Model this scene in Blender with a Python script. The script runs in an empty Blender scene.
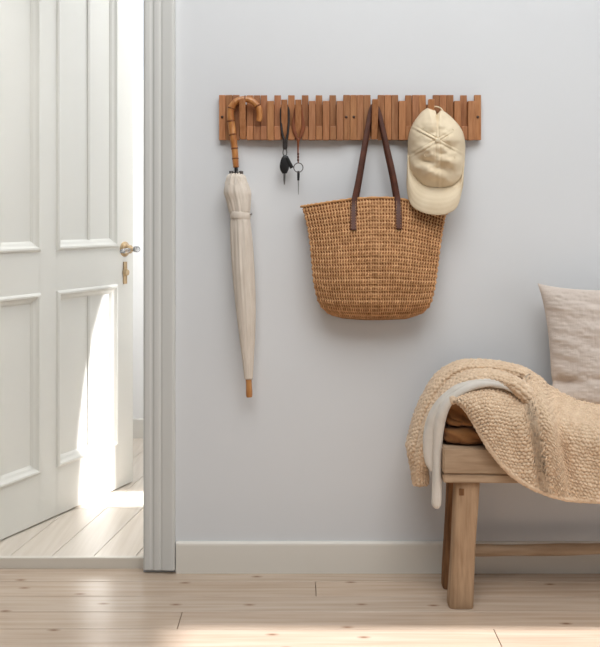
import bpy, bmesh, math, random
import numpy as np
from mathutils import Vector, Matrix
random.seed(7); rng = np.random.RandomState(7)
S = bpy.context.scene; C = S.collection
CY = -2.81; CZ = 1.115; F = 902.0; PI = math.pi

def P(px, py, y):
    """world point that stands at depth y behind/before the wall plane"""
    d = y - CY
    return Vector(((px-300)*d/F, y, CZ-(py-214)*d/F))
def PA(px, py, y):
    px, py, y = np.broadcast_arrays(np.asarray(px, float), np.asarray(py, float), np.asarray(y, float))
    d = y - CY
    return np.stack([(px-300)*d/F, y, CZ-(py-214)*d/F], -1)
def L(c):
    return tuple(((v/255)/12.92 if v/255 <= .04045 else ((v/255+.055)/1.055)**2.4) for v in c)

# ---------------------------------------------------------------- materials
def mat(name, col, rough=.6, col2=None, scale=(1,1,1), nscale=5, detail=4, bump=0, bscale=None, bdist=.002,
        metal=0, trans=0, spec=.5, sheen=0, ramp=(.3,.7), coat=0):
    m = bpy.data.materials.new(name); m.use_nodes = True
    nt = m.node_tree; N = nt.nodes; K = nt.links; b = N['Principled BSDF']
    b.inputs['Roughness'].default_value = rough; b.inputs['Metallic'].default_value = metal
    b.inputs['Transmission Weight'].default_value = trans
    b.inputs['Specular IOR Level'].default_value = spec
    b.inputs['Sheen Weight'].default_value = sheen
    b.inputs['Coat Weight'].default_value = coat
    tc = N.new('ShaderNodeTexCoord'); mp = N.new('ShaderNodeMapping')
    mp.inputs['Scale'].default_value = scale; K.new(tc.outputs['Object'], mp.inputs[0])
    nz = N.new('ShaderNodeTexNoise'); nz.inputs['Scale'].default_value = nscale; nz.inputs['Detail'].default_value = detail
    K.new(mp.outputs[0], nz.inputs['Vector'])
    r = N.new('ShaderNodeValToRGB'); r.color_ramp.elements[0].position = ramp[0]; r.color_ramp.elements[1].position = ramp[1]
    r.color_ramp.elements[0].color = (*L(col), 1); r.color_ramp.elements[1].color = (*L(col2 or col), 1)
    K.new(nz.outputs[0], r.inputs[0]); K.new(r.outputs[0], b.inputs['Base Color'])
    if bump:
        n2 = N.new('ShaderNodeTexNoise'); n2.inputs['Scale'].default_value = bscale or nscale; n2.inputs['Detail'].default_value = 3
        K.new(mp.outputs[0], n2.inputs['Vector'])
        bp = N.new('ShaderNodeBump'); bp.inputs['Strength'].default_value = bump; bp.inputs['Distance'].default_value = bdist
        K.new(n2.outputs[0], bp.inputs['Height']); K.new(bp.outputs[0], b.inputs['Normal'])
    m['ramp'] = r.name
    return m
def tint_by_attr(m, attr, amount=1.0):
    """multiply the base colour by a per-face colour attribute (piece to piece variation)"""
    nt = m.node_tree; N = nt.nodes; K = nt.links; b = N['Principled BSDF']; r = N[m['ramp']]
    a = N.new('ShaderNodeAttribute'); a.attribute_name = attr
    mx = N.new('ShaderNodeMix'); mx.data_type = 'RGBA'; mx.blend_type = 'MULTIPLY'; mx.inputs[0].default_value = amount
    K.new(r.outputs[0], mx.inputs[6]); K.new(a.outputs['Color'], mx.inputs[7]); K.new(mx.outputs[2], b.inputs['Base Color'])
    return mx
def weave(m, sx, sz, dist=.001, strength=.5):
    """woven-thread bump from two wave textures in object space"""
    nt = m.node_tree; N = nt.nodes; K = nt.links; b = N['Principled BSDF']
    tc = N.new('ShaderNodeTexCoord'); outs = []
    for ax, s in (('X', sx), ('Z', sz)):
        w = N.new('ShaderNodeTexWave'); w.bands_direction = ax; w.inputs['Scale'].default_value = s
        w.inputs['Distortion'].default_value = 2.5; w.inputs['Detail'].default_value = 2; w.inputs['Detail Scale'].default_value = 1.5
        K.new(tc.outputs['Object'], w.inputs[0]); outs.append(w.outputs['Fac'])
    ad = N.new('ShaderNodeMath'); ad.operation = 'ADD'; K.new(outs[0], ad.inputs[0]); K.new(outs[1], ad.inputs[1])
    bp = N.new('ShaderNodeBump'); bp.inputs['Strength'].default_value = strength; bp.inputs['Distance'].default_value = dist
    K.new(ad.outputs[0], bp.inputs['Height'])
    old = b.inputs['Normal'].links
    if old: K.new(old[0].from_socket, bp.inputs['Normal'])
    K.new(bp.outputs[0], b.inputs['Normal'])

M = {}
M['wall'] = mat('wall_paint', (222,224,226), .85, (219,221,223), nscale=1.5, bump=.08, bscale=180, bdist=.0005, spec=.2)
M['hall_wall'] = mat('hall_paint', (214,219,226), .85, spec=.2)
M['hall_white'] = mat('hall_white_paint', (240,239,236), .5)
M['trim'] = mat('white_gloss_paint', (214,214,210), .5, (211,211,207), nscale=3, spec=.4)
M['door'] = mat('door_paint', (228,226,218), .42, (225,223,215), nscale=2, spec=.4, bump=.05, bscale=60, bdist=.0005)
M['knit'] = mat('cream_knit_wool', (232,207,178), .95, (216,188,158), nscale=60, bump=.7, bscale=420, bdist=.001, spec=.15, sheen=.3)
M['white_cloth'] = mat('white_cotton', (220,214,205), .9, (211,204,194), nscale=30, bump=.25, bscale=400, bdist=.0006, spec=.15, sheen=.2)
M['brown'] = mat('ochre_brown_linen', (146,101,60), .9, (130,87,50), nscale=25, bump=.3, bscale=300, bdist=.0006, spec=.15, sheen=.2)
M['pillow'] = mat('linen_grey_beige', (214,201,190), .95, (203,189,178), scale=(1,1,6), nscale=18, bump=.3, bscale=60, bdist=.003, spec=.1, sheen=.2)
weave(M['pillow'], 70, 95, .0010, .3)
M['benchwood'] = mat('weathered_elm', (186,160,133), .75, (154,127,101), scale=(1.2,6,9), nscale=7, detail=6, bump=.4, bscale=9, bdist=.003, spec=.25, ramp=(.35,.75))
M['legwood'] = mat('weathered_elm_leg', (180,150,120), .75, (148,118,90), scale=(12,12,1.2), nscale=8, detail=8, bump=.7, bscale=9, bdist=.003, spec=.25, ramp=(.35,.75))
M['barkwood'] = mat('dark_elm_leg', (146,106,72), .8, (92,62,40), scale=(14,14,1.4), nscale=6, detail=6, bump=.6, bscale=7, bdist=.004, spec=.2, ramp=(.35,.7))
M['cedar'] = mat('oiled_oak', (186,134,94), .5, (160,106,68), scale=(14,14,1.5), nscale=12, detail=5, bump=.15, bscale=14, bdist=.001, spec=.35)
tint_by_attr(M['cedar'], 'tint')
M['bamboo'] = mat('bamboo', (206,146,86), .35, (160,96,48), scale=(3,3,1), nscale=30, bump=.1, spec=.5, coat=.3)
M['bamboo_node'] = mat('bamboo_node', (120,68,30), .45, spec=.4)
M['ferrule'] = mat('turned_wood_tip', (196,140,84), .4, (176,118,64), nscale=30)
M['canvas'] = mat('ecru_canvas', (224,213,200), .9, (212,200,186), scale=(3,3,.6), nscale=25, bump=.3, bscale=60, bdist=.001, spec=.15)
M['black'] = mat('black_plastic', (28,27,28), .4)
M['blackstrap'] = mat('black_leather', (44,36,34), .6, bump=.2, bscale=300, bdist=.0005)
M['steel'] = mat('steel', (170,168,165), .3, metal=1)
M['dark_steel'] = mat('dark_steel', (90,86,84), .35, metal=1)
M['straw'] = mat('straw', (216,170,124), .75, (194,146,102), nscale=70, bump=.4, bscale=400, bdist=.0008, spec=.2)
tint_by_attr(M['straw'], 'tint')  # tint varies by stitch and also carries the painted shade in the holes
M['leather'] = mat('brown_leather', (92,50,33), .5, (70,37,24), nscale=40, bump=.2, bscale=300, bdist=.0005, spec=.4)
M['thread'] = mat('pale_thread', (190,140,92), .8)
M['tanleather'] = mat('tan_leather', (140,78,42), .5, (112,58,30), nscale=30, bump=.2, bscale=300, bdist=.0005)
M['cap'] = mat('cream_twill', (230,214,186), .9, (222,204,174), nscale=20, bump=.25, bscale=350, bdist=.0006, spec=.15)
M['brass'] = mat('aged_brass', (206,180,142), .38, (190,162,124), nscale=40, metal=.5)
M['glass'] = mat('clear_glass_knob', (250,250,250), .08, trans=.85)
M['screw'] = mat('screw_brown', (70,44,28), .5)
M['gap'] = mat('plank_gap', (104,80,60), .9)
M['hallgap'] = mat('hall_gap', (150,134,114), .9)
M['basepaint'] = mat('baseboard_paint', (228,224,215), .45, (225,220,210), nscale=3)
M['threshold'] = mat('threshold_paint', (226,219,207), .45, (220,212,199), nscale=4)
M['curtain'] = mat('white_curtain', (235,235,232), .9)

# pine boards: tint per board, stretched grain, sparse knots
def pine(name, ca, cb, along, rough, knots=True, rot=0.0):
    m = mat(name, ca, rough, cb, scale=(1.0,22,1) if along == 'X' else (22,1.0,1), nscale=2.6, detail=7, bump=.12, bscale=5, bdist=.001, spec=.6, ramp=(.3,.75))
    nt = m.node_tree; N = nt.nodes; K = nt.links; b = N['Principled BSDF']
    for n in N:
        if n.type == 'MAPPING': n.inputs['Rotation'].default_value = (0,0,rot)
    mx = tint_by_attr(m, 'tint')
    if knots:
        tc = N.new('ShaderNodeTexCoord'); mp = N.new('ShaderNodeMapping')
        mp.inputs['Scale'].default_value = (3.9,9.3,1) if along == 'X' else (9.3,3.9,1)
        K.new(tc.outputs['Object'], mp.inputs[0])
        v = N.new('ShaderNodeTexVoronoi'); v.inputs['Scale'].default_value = 1.0; v.voronoi_dimensions = '2D'; v.inputs['Randomness'].default_value = 1
        K.new(mp.outputs[0], v.inputs['Vector'])
        r = N.new('ShaderNodeValToRGB'); e = r.color_ramp.elements
        e[0].position = 0.015; e[0].color = (.9,.9,.9,1); e[1].position = .085; e[1].color = (0,0,0,1)
        k = e.new(.045); k.color = (.45,.45,.45,1)
        K.new(v.outputs['Distance'], r.inputs[0])
        sc = N.new('ShaderNodeSeparateColor'); K.new(v.outputs['Color'], sc.inputs[0])
        gt = N.new('ShaderNodeMath'); gt.operation = 'GREATER_THAN'; gt.inputs[1].default_value = .40; K.new(sc.outputs[0], gt.inputs[0])
        mu = N.new('ShaderNodeMath'); mu.operation = 'MULTIPLY'; K.new(r.outputs[0], mu.inputs[0]); K.new(gt.outputs[0], mu.inputs[1])
        m2 = N.new('ShaderNodeMix'); m2.data_type = 'RGBA'; m2.inputs[7].default_value = (*L((128,92,66)), 1)
        K.new(mu.outputs[0], m2.inputs[0]); K.new(mx.outputs[2], m2.inputs[6]); K.new(m2.outputs[2], b.inputs['Base Color'])
    return m
M['floor'] = pine('pine_boards', (208,189,170), (182,159,137), 'X', .25)
M['hallfloor'] = pine('hall_pine_boards', (226,216,203), (210,198,182), 'Y', .4, False, math.radians(-8))

# ---------------------------------------------------------------- object helpers
def link(name, me, m, parent=None, smooth=True, kind=None):
    if m: me.materials.append(m)
    if smooth:
        for p in me.polygons: p.use_smooth = True
    o = bpy.data.objects.new(name, me); C.objects.link(o)
    if parent: o.parent = parent; o.matrix_parent_inverse = Matrix.Translation(-parent.location) if parent.type == 'EMPTY' and parent.rotation_euler.z == 0 and not parent.get('local') else Matrix()
    if kind: o['kind'] = kind
    return o
def tag(o, label, cat, group=None):
    o['label'] = label; o['category'] = cat
    if group: o['group'] = group
    return o
def thing(name, label, cat, loc, group=None):
    o = bpy.data.objects.new(name, None); C.objects.link(o); o.location = loc; o.empty_display_size = .05
    return tag(o, label, cat, group)
def bm_obj(name, bm, m, parent=None, smooth=False, kind=None):
    bmesh.ops.recalc_face_normals(bm, faces=bm.faces)
    me = bpy.data.meshes.new(name); bm.to_mesh(me); bm.free()
    return link(name, me, m, parent, smooth, kind)
def box(bm, lo, hi, bev=0, seg=2):
    r = bmesh.ops.create_cube(bm, size=1)
    lo, hi = Vector(lo), Vector(hi); c = (lo+hi)/2; s = hi-lo
    for v in r['verts']: v.co = Vector((v.co.x*s.x, v.co.y*s.y, v.co.z*s.z)) + c
    if bev:
        es = list({e for v in r['verts'] for e in v.link_edges})
        bmesh.ops.bevel(bm, geom=es, offset=bev, segments=seg, affect='EDGES', profile=.5)
def boxo(name, lo, hi, m, parent=None, bev=0, kind=None):
    bm = bmesh.new(); box(bm, lo, hi, bev); return bm_obj(name, bm, m, parent, False, kind)
def cyl(bm, a, b, r, r2=None, n=16):
    a, b = Vector(a), Vector(b); d = b-a
    q = Vector((0,0,1)).rotation_difference(d.normalized()).to_matrix().to_4x4()
    bmesh.ops.create_cone(bm, cap_ends=True, segments=n, radius1=r, radius2=r if r2 is None else r2, depth=d.length, matrix=Matrix.Translation((a+b)/2) @ q)
def catmull(pts, n):
    """smooth curve through pts (k,dim) sampled at n even parameter steps"""
    p = np.asarray(pts, float); k = len(p)
    q = np.vstack([2*p[0]-p[1], p, 2*p[-1]-p[-2]])
    t = np.linspace(0, k-1, n); i = np.minimum(t.astype(int), k-2); f = (t-i)[:, None]
    a, b, c, d = q[i], q[i+1], q[i+2], q[i+3]
    return .5*(2*b+(c-a)*f+(2*a-5*b+4*c-d)*f**2+(3*b-a-3*c+d)*f**3)
def grid_mesh(name, G, closed=False):
    """G (nu,nv,3) -> mesh; closed wraps v"""
    nu, nv = G.shape[:2]; idx = np.arange(nu*nv).reshape(nu, nv)
    if closed: idx2 = np.concatenate([idx, idx[:, :1]], 1)
    else: idx2 = idx
    f = np.stack([idx2[:-1, :-1], idx2[1:, :-1], idx2[1:, 1:], idx2[:-1, 1:]], -1).reshape(-1, 4)
    return G.reshape(-1, 3), f
def normals(G, closed=False):
    du = np.gradient(G, axis=0)
    if closed: dv = (np.roll(G, -1, 1)-np.roll(G, 1, 1))/2
    else: dv = np.gradient(G, axis=1)
    n = np.cross(du, dv); return n/(np.linalg.norm(n, axis=-1, keepdims=True)+1e-9)
def join_meshes(name, parts, m, parent=None, smooth=True, solid=0, offset=-1, tint=None):
    V = []; Fc = []; o = 0
    for v, f in parts:
        V.append(v); Fc += [tuple(int(a)+o for a in q) for q in f]; o += len(v)
    me = bpy.data.meshes.new(name); me.from_pydata(np.concatenate(V).tolist(), [], Fc); me.update()
    if tint is not None:
        ca = me.color_attributes.new('tint', 'FLOAT_COLOR', 'POINT')
        ca.data.foreach_set('color', np.concatenate([tint, np.ones((len(tint), 1))], 1).astype(np.float32).ravel())
    ob = link(name, me, m, parent, smooth)
    if solid:
        s = ob.modifiers.new('thickness', 'SOLIDIFY'); s.thickness = solid; s.offset = offset
    return ob
def sweep(path, rad, n=12, ydepth=None, sup=2.0, roll=None, nu=None):
    """tube along a 3-D path; rad in-plane (x,z) radius, ydepth radius along the second axis. returns grid"""
    path = np.asarray(path, float); k = len(path)
    nu = nu or k
    rad = np.asarray(rad, float)*np.ones(k); yd = rad if ydepth is None else np.asarray(ydepth, float)*np.ones(k)
    A = catmull(np.column_stack([path, rad, yd]), nu); p, r, q = A[:, :3], A[:, 3], A[:, 4]
    t = np.gradient(p, axis=0); t /= np.linalg.norm(t, axis=1, keepdims=True)
    Y = np.array([0, 1., 0])
    side = np.cross(t, Y); side /= np.linalg.norm(side, axis=1, keepdims=True)+1e-9
    up = np.cross(side, t)
    th = np.linspace(0, 2*PI, n, endpoint=False)
    c, s = np.cos(th), np.sin(th)
    c = np.sign(c)*np.abs(c)**(2/sup); s = np.sign(s)*np.abs(s)**(2/sup)
    G = p[:, None]+side[:, None]*(c[None, :, None]*r[:, None, None])+up[:, None]*(s[None, :, None]*q[:, None, None])
    return G
def capped(G):
    v, f = grid_mesh('', G, True); nu, nv = G.shape[:2]
    v = np.vstack([v, G[0].mean(0), G[-1].mean(0)]); a, b = nu*nv, nu*nv+1
    f = [tuple(q) for q in f]
    for j in range(nv):
        j2 = (j+1) % nv
        f.append((a, j, j2)); f.append((b, (nu-1)*nv+j2, (nu-1)*nv+j))
    return v, f
def tube_obj(name, path, rad, m, parent=None, n=12, ydepth=None, sup=2.0, nu=40):
    return join_meshes(name, [capped(sweep(path, rad, n, ydepth, sup, nu=nu))], m, parent)
def noise1(n, k, seed):
    r = np.random.RandomState(seed); x = r.rand(k)*2-1
    return np.interp(np.linspace(0, k-1, n), np.arange(k), x)
def smooth_noise(x, y, f, seed):
    """cheap 2-D value noise of arrays x,y"""
    r = np.random.RandomState(seed); T = r.rand(64, 64)*2-1
    X, Y = x*f, y*f; i, j = np.floor(X).astype(int), np.floor(Y).astype(int); a, b = X-i, Y-j
    a, b = a*a*(3-2*a), b*b*(3-2*b)
    g = lambda p, q: T[p % 64, q % 64]
    return (g(i, j)*(1-a)+g(i+1, j)*a)*(1-b)+(g(i, j+1)*(1-a)+g(i+1, j+1)*a)*b

# ================================================================ SETTING
def planks(name, xs, rows, m, rot=0, z=0, along='X', jx=None, kind='structure'):
    """boards between joints; rows: list of (y0,y1,[joint x...])"""
    V = []; Fc = []; T = []; g = .0010
    cr, sr = math.cos(rot), math.sin(rot)
    for (y0, y1, js) in rows:
        js = [xs[0]]+js+[xs[1]]
        for a, b in zip(js[:-1], js[1:]):
            c = 1-random.random()*.09; w = 1-random.random()*.03
            o = len(V); e = .0006
            ring = lambda q, zz: [(a+q, y0+q, zz), (b-q, y0+q, zz), (b-q, y1-q, zz), (a+q, y1-q, zz)]
            pts = ring(g, -.012)+ring(g, -e)+ring(g+e, 0)
            for (x, y, zz) in pts:
                if along == 'Y': x, y = y, x
                V.append((x*cr-y*sr, x*sr+y*cr, z+zz)); T.append((c, c*w, c*w*w))
            for lv in (0, 4):
                for k in range(4):
                    q = [o+lv+k, o+lv+(k+1) % 4, o+lv+4+(k+1) % 4, o+lv+4+k]
                    Fc.append(q if along == 'X' else q[::-1])
            q = [o+8, o+9, o+10, o+11]; Fc.append(q if along == 'X' else q[::-1])
    me = bpy.data.meshes.new(name); me.from_pydata(V, [], Fc); me.update()
    ca = me.color_attributes.new('tint', 'FLOAT_COLOR', 'POINT')
    ca.data.foreach_set('color', np.concatenate([np.array(T), np.ones((len(T), 1))], 1).astype(np.float32).ravel())
    return link(name, me, m, None, False, kind)
rows = []; y = .03; k = 0
W0 = .104
while y > -4.2:
    j = {0: [-1.3, .047+.9], 1: [.047], 2: [-1.6, 1.1], 3: [-.33], 4: [.52]}.get(k, [random.uniform(-2, 1.4)])
    rows.append((y-W0, y, j)); y -= W0; k += 1
planks('floor', (-2.6, 1.75), rows, M['floor'])
boxo('floor', (-2.6,-4.2,-.05), (1.75,.03,-.012), M['gap'], kind='structure')
rows = [(-1.9+i*.135, -1.9+(i+1)*.135, [random.uniform(.3, 1.6)]) for i in range(24)]
def hall_planks():
    o = planks('floor_hall', (-.5, 2.1), rows, M['hallfloor'], rot=math.radians(-9), along='Y', z=.0)
    return o
hp = hall_planks()
hp.location = (0, .0, 0)
# clip hall boards at the hall's edges
bm = bmesh.new(); bm.from_mesh(hp.data)
for co, no in (((0,.115,0),(0,-1,0)), ((0,1.70,0),(0,1,0)), ((1.05,0,0),(1,0,0)), ((-1.9,0,0),(-1,0,0))):
    bmesh.ops.bisect_plane(bm, geom=bm.verts[:]+bm.edges[:]+bm.faces[:], plane_co=co, plane_no=no, clear_outer=True)
bm.to_mesh(hp.data); bm.free()
boxo('floor_hall_base', (-1.9,.115,-.05), (1.05,1.70,-.012), M['hallgap'], kind='structure')

WR = (175-300)*2.81/F+.03      # wall starts behind the casing
DL, DR, DH = -1.20, (143.5-300)*2.81/F, 2.2
# main wall: three blocks in one mesh around the doorway
bm = bmesh.new()
box(bm, (DR,0,0), (1.75,.11,2.65)); box(bm, (DL,0,DH), (DR,.11,2.65)); box(bm, (-2.6,0,0), (DL,.11,2.65))
bm_obj('wall_front', bm, M['wall'], kind='structure')
# moulded casing round the doorway
cx0, cx1 = (143-300)*2.79/F, (174.6-300)*2.79/F
def casing_profile():
    w = cx1-cx0   # offset from opening edge, projection towards the room
    return [(0,0),(0,.012),(.06*w,.016),(.12*w,.0165),(.20*w,.0165),(.26*w,.0140),(.30*w,.0140),(.36*w,.0185),(.46*w,.0195),(.52*w,.0185),(.545*w,.0160),(.57*w,.0160),(.62*w,.019),(.85*w,.0220),(.93*w,.0225),(.985*w,.0215),(w,.018),(w,0)]
bm = bmesh.new(); pr = casing_profile()
def casing_path():
    return [((DL-.004,.013), (-1,0)), ((DL-.004,DH+.004), (-1,1)), ((cx0,DH+.004), (1,1)), ((cx0,.013), (1,0))]
ringv = []
for (x, z), (dx, dz) in casing_path():
    ringv.append([bm.verts.new((x+dx*a, -b, z+dz*a)) for a, b in pr])
for A, B in zip(ringv[:-1], ringv[1:]):
    for i in range(len(pr)-1): bm.faces.new((A[i], A[i+1], B[i+1], B[i]))
bm.faces.new(ringv[0]); bm.faces.new(ringv[-1][::-1])
bm_obj('trim_1', bm, M['trim'], kind='structure')
# jamb lining
bm = bmesh.new(); box(bm, (cx0-.0005+.0,-.001,.02), (DR+.002,.112,DH), .001); box(bm, (DL-.002,-.001,.02), (DL+.012,.112,DH), .001); box(bm, (DL,-.001,DH-.012), (DR,.112,DH+.002), .001)
bm_obj('trim_2', bm, M['trim'], kind='structure')
# threshold
bm = bmesh.new(); box(bm, (DL+.012,.030,-.01), (cx0-.0006,.049,.033), .003); box(bm, (DL+.012,.045,-.01), (cx0-.0006,.113,.006), .001)
bm_obj('trim_3', bm, M['threshold'], kind='structure')
# baseboard with eased upper edge
def baseboard(name, a, b, h=.096, t=.013, kind='structure'):
    a, b = Vector(a), Vector(b); d = (b-a).normalized(); n = Vector((d.y, -d.x, 0))
    pr = [(0,0),(t,0),(t,h-.010),(t-.001,h-.004),(t-.004,h-.0008),(0,h)]
    bm = bmesh.new(); R = []
    for p in (a, b): R.append([bm.verts.new(p+n*u+Vector((0,0,v))) for u, v in pr])
    for i in range(len(pr)): j = (i+1) % len(pr); bm.faces.new((R[0][i], R[0][j], R[1][j], R[1][i]))
    bm.faces.new(R[0]); bm.faces.new(R[1][::-1])
    return bm_obj(name, bm, M['basepaint'], kind=kind)
baseboard('baseboard_front', (cx1+.003,0,0), (1.75,0,0))
# right wall of the room with a tall window beyond the frame
bm = bmesh.new(); X = 1.75
wy0, wy1, wz0, wz1 = -1.05, -.33, .20, 1.30
box(bm, (X,wy1,0), (X+.12,.11,3.9)); box(bm, (X,-4.2,0), (X+.12,wy0,3.9)); box(bm, (X,wy0,0), (X+.12,wy1,wz0)); box(bm, (X,wy0,wz1), (X+.12,wy1,3.9))
bm_obj('wall_right', bm, M['wall'], kind='structure')
bm = bmesh.new()
for a, b in (((X+.03,wy0,wz0),(X+.08,wy0+.05,wz1)), ((X+.03,wy1-.05,wz0),(X+.08,wy1,wz1)), ((X+.03,wy0,wz0),(X+.08,wy1,wz0+.05)), ((X+.03,wy0,wz1-.05),(X+.08,wy1,wz1)), ((X+.035,-.80,wz0),(X+.075,-.765,wz1))):
    box(bm, a, b, .003)
bm_obj('window_1', bm, M['trim'], kind='structure')
# unseen sheer added in that window to weaken the sun on the floor
ms = bpy.data.materials.new('sun_dimming_voile'); ms.use_nodes = True; N = ms.node_tree.nodes; K = ms.node_tree.links
N.remove(N['Principled BSDF']); tr = N.new('ShaderNodeBsdfTransparent'); tl = N.new('ShaderNodeBsdfTranslucent'); tl.inputs[0].default_value = (.8,.8,.78,1)
mxs = N.new('ShaderNodeMixShader'); mxs.inputs[0].default_value = .46
K.new(tr.outputs[0], mxs.inputs[1]); K.new(tl.outputs[0], mxs.inputs[2]); K.new(mxs.outputs[0], N['Material Output'].inputs[0])
ys = np.linspace(wy0-.05, wy1+.03, 160); zs = np.linspace(.15, 1.38, 4)
G = np.zeros((160, 4, 3)); G[..., 0] = (X-.04+.012*np.sin(ys*70))[:, None]; G[..., 1] = ys[:, None]; G[..., 2] = zs[None]
o = join_meshes('sun_dimming_sheer', [grid_mesh('', G)], ms, None); tag(o, 'unseen white sheer added in front of the side window to dim the sun', 'curtain')
# hall behind the doorway
bm = bmesh.new()
box(bm, (-1.9,1.70,0), (1.15,1.8,2.65)); bm_obj('wall_hall_back', bm, M['hall_wall'], kind='structure')
bm = bmesh.new(); HX = 1.05; a0, a1 = .40, .805
box(bm, (HX,.11,0), (HX+.1,a0,3.9)); box(bm, (HX,a1,0), (HX+.1,1.80,3.9)); box(bm, (HX,a0,2.15), (HX+.1,a1,3.9)); box(bm, (HX,a0,0), (HX+.1,a1,.08))
bm_obj('wall_hall_right', bm, M['hall_wall'], kind='structure')
boxo('wall_hall_left', (-2.0,.11,0), (-1.9,1.8,2.65), M['hall_wall'], kind='structure')
# wall panelling on the back wall of the hall (top edge at 1.78 m)
hz = CZ+(214-80)*4.5/F
bm = bmesh.new(); box(bm, (-1.9,1.685,.0), (1.05,1.70,hz), .004); bm_obj('trim_4', bm, M['hall_white'], kind='structure')
baseboard('baseboard_hall', (-1.9,1.685,0), (1.05,1.685,0))
# tied-back curtain in the hall window, its free edge falls in a curve
zs = np.linspace(.03, 2.2, 60); vs = np.linspace(0, 1, 80)
zc = np.array([0, 1.12, 1.37, 1.54, 1.70, 1.86, 2.2]); ec = np.array([.64, .64, .66, .69, .735, .81, .86])
edge = np.interp(zs, zc, ec)
G = np.zeros((60, 80, 3)); G[..., 1] = a0-.06+(edge-(a0-.06))[:, None]*vs[None]; G[..., 2] = zs[:, None]
G[..., 0] = HX-.035+.012*np.sin(vs*38)[None]
o = join_meshes('tied_curtain', [grid_mesh('', G)], M['curtain'], None, solid=.003); tag(o, 'white curtain drawn to one side of the narrow hall window', 'curtain')

# ---------------------------------------------------------------- door
f0 = Vector((-.693, 3.741+CY)); dirv = Vector((-.327, -.675)).normalized()   # towards the hinge
nrm = Vector((.9, -.436))                                                   # face seen from the room
nrm = Vector((-dirv.y, dirv.x)); 
if nrm.x < 0: nrm = -nrm
DW, DT = .885, .04
def s_of(px):   # distance from the free edge of the door at which its face crosses picture column px (layout only)
    a = (px-300)/F
    # (f0.x + s dx) = a*(f0.y-CY + s dy)
    return (a*(f0.y-CY)-f0.x)/(dirv.x-a*dirv.y)
def D(s, z, n=0):
    p = f0+dirv*s+nrm*n; return Vector((p.x, p.y, z))
door = thing('door_1', 'x', 'x', D(DW, 0)); del door['label']; del door['category']; door['kind'] = 'structure'
def dbox(bm, s0, s1, z0, z1, n0, n1, bev=.0):
    r = bmesh.ops.create_cube(bm, size=1)
    for v in r['verts']:
        v.co = D(s0 if v.co.x < 0 else s1, z0 if v.co.z < 0 else z1, n0 if v.co.y < 0 else n1)
    if bev: bmesh.ops.bevel(bm, geom=list({e for v in r['verts'] for e in v.link_edges}), offset=bev, segments=2, affect='EDGES')
sB0, sB1, sA0, sA1 = s_of(117), s_of(57), s_of(39.5), s_of(-3.5)
zl0, zl1, zu0, zu1, ztop = .185, .828, .984, 2.04, 2.15
bm = bmesh.new(); zb = .006
for s0, s1 in ((0, sB0), (sB1, sA0), (sA1, DW)): dbox(bm, s0, s1, zb, ztop, -DT, 0, 0)
for s0, s1 in ((sB0, sB1), (sA0, sA1)):
    for z0, z1 in ((zb, zl0), (zl1, zu0), (zu1, ztop)): dbox(bm, s0-.002, s1+.002, z0, z1, -DT, 0, 0)
for s0, s1 in ((sB0, sB1), (sA0, sA1)):
    for z0, z1 in ((zl0, zl1), (zu0, zu1)): dbox(bm, s0-.002, s1+.002, z0-.002, z1+.002, -DT*.7, -DT*.35)
bm_obj('door_leaf', bm, M['door'], door)
pm = [(-.004, 0), (-.002, .005), (.004, .009), (.010, .008), (.014, .002), (.018, -.002), (.026, -.006), (.032, -.012), (.034, -.016)]
for s0, s1 in ((sB0, sB1), (sA0, sA1)):
    for z0, z1 in ((zl0, zl1), (zu0, zu1)):
        bm = bmesh.new(); R = []
        for (cs, cz, ds, dz) in ((s0, z0, 1, 1), (s1, z0, -1, 1), (s1, z1, -1, -1), (s0, z1, 1, -1)):
            R.append([bm.verts.new(D(cs+ds*a, cz+dz*a, b)) for a, b in pm])
        for i in range(4):
            A, B = R[i], R[(i+1) % 4]
            for j in range(len(pm)-1): bm.faces.new((A[j], A[j+1], B[j+1], B[j]))
        bm_obj('panel_moulding', bm, M['door'], door)
# bead down the middle of the wide panels
sb = s_of(91)
bm = bmesh.new()
for z0, z1 in ((zl0+.03, zl1-.03), (zu0+.03, zu1-.03)): dbox(bm, sb-.004, sb+.004, z0, z1, -DT*.4, -DT*.35+.004, .0015)
bm_obj('panel_bead', bm, M['door'], door)
# handle set
hs, hz_ = s_of(124.5), CZ-(249-214)*3.70/F
def dcyl(bm, s, z, n0, n1, r, r2=None): cyl(bm, D(s, z, n0), D(s, z, n1), r, r2, 20)
hd = bmesh.new(); dcyl(hd, hs, hz_, 0, .004, .031); dcyl(hd, hs, hz_, .004, .010, .026, .018); dcyl(hd, hs, hz_, .010, .045, .009)
dcyl(hd, hs, hz_, -DT, -DT-.004, .027)
dcyl(hd, hs, hz_, -DT-.004, -DT-.04, .009); dcyl(hd, hs, hz_, .022, .030, .017)
h = bm_obj('door_handle', hd, M['brass'], door, True)
gl = bmesh.new()
def crystal(bm, a, b, r):
    a, b = Vector(a), Vector(b)
    for t0, t1, r0, r1 in ((0,.2,.6,1),(.2,.8,1,1),(.8,1,1,.7)): cyl(bm, a.lerp(b, t0), a.lerp(b, t1), r*r0, r*r1, 10)
crystal(gl, D(hs+.018, hz_-.002, .04), D(hs+.075, hz_-.006, .04), .010)
crystal(gl, D(hs, hz_, .046), D(hs, hz_, .072), .013)
g = bm_obj('glass_lever', gl, M['glass'], h, True)
bm = bmesh.new(); z = CZ-(273-214)*3.70/F
dbox(bm, hs-.009, hs+.009, z-.042, z+.045, 0, .004, .0015); dcyl(bm, hs, z+.003, .004, .016, .017, .012)
bm_obj('keyhole_plate', bm, M['brass'], door)

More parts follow.
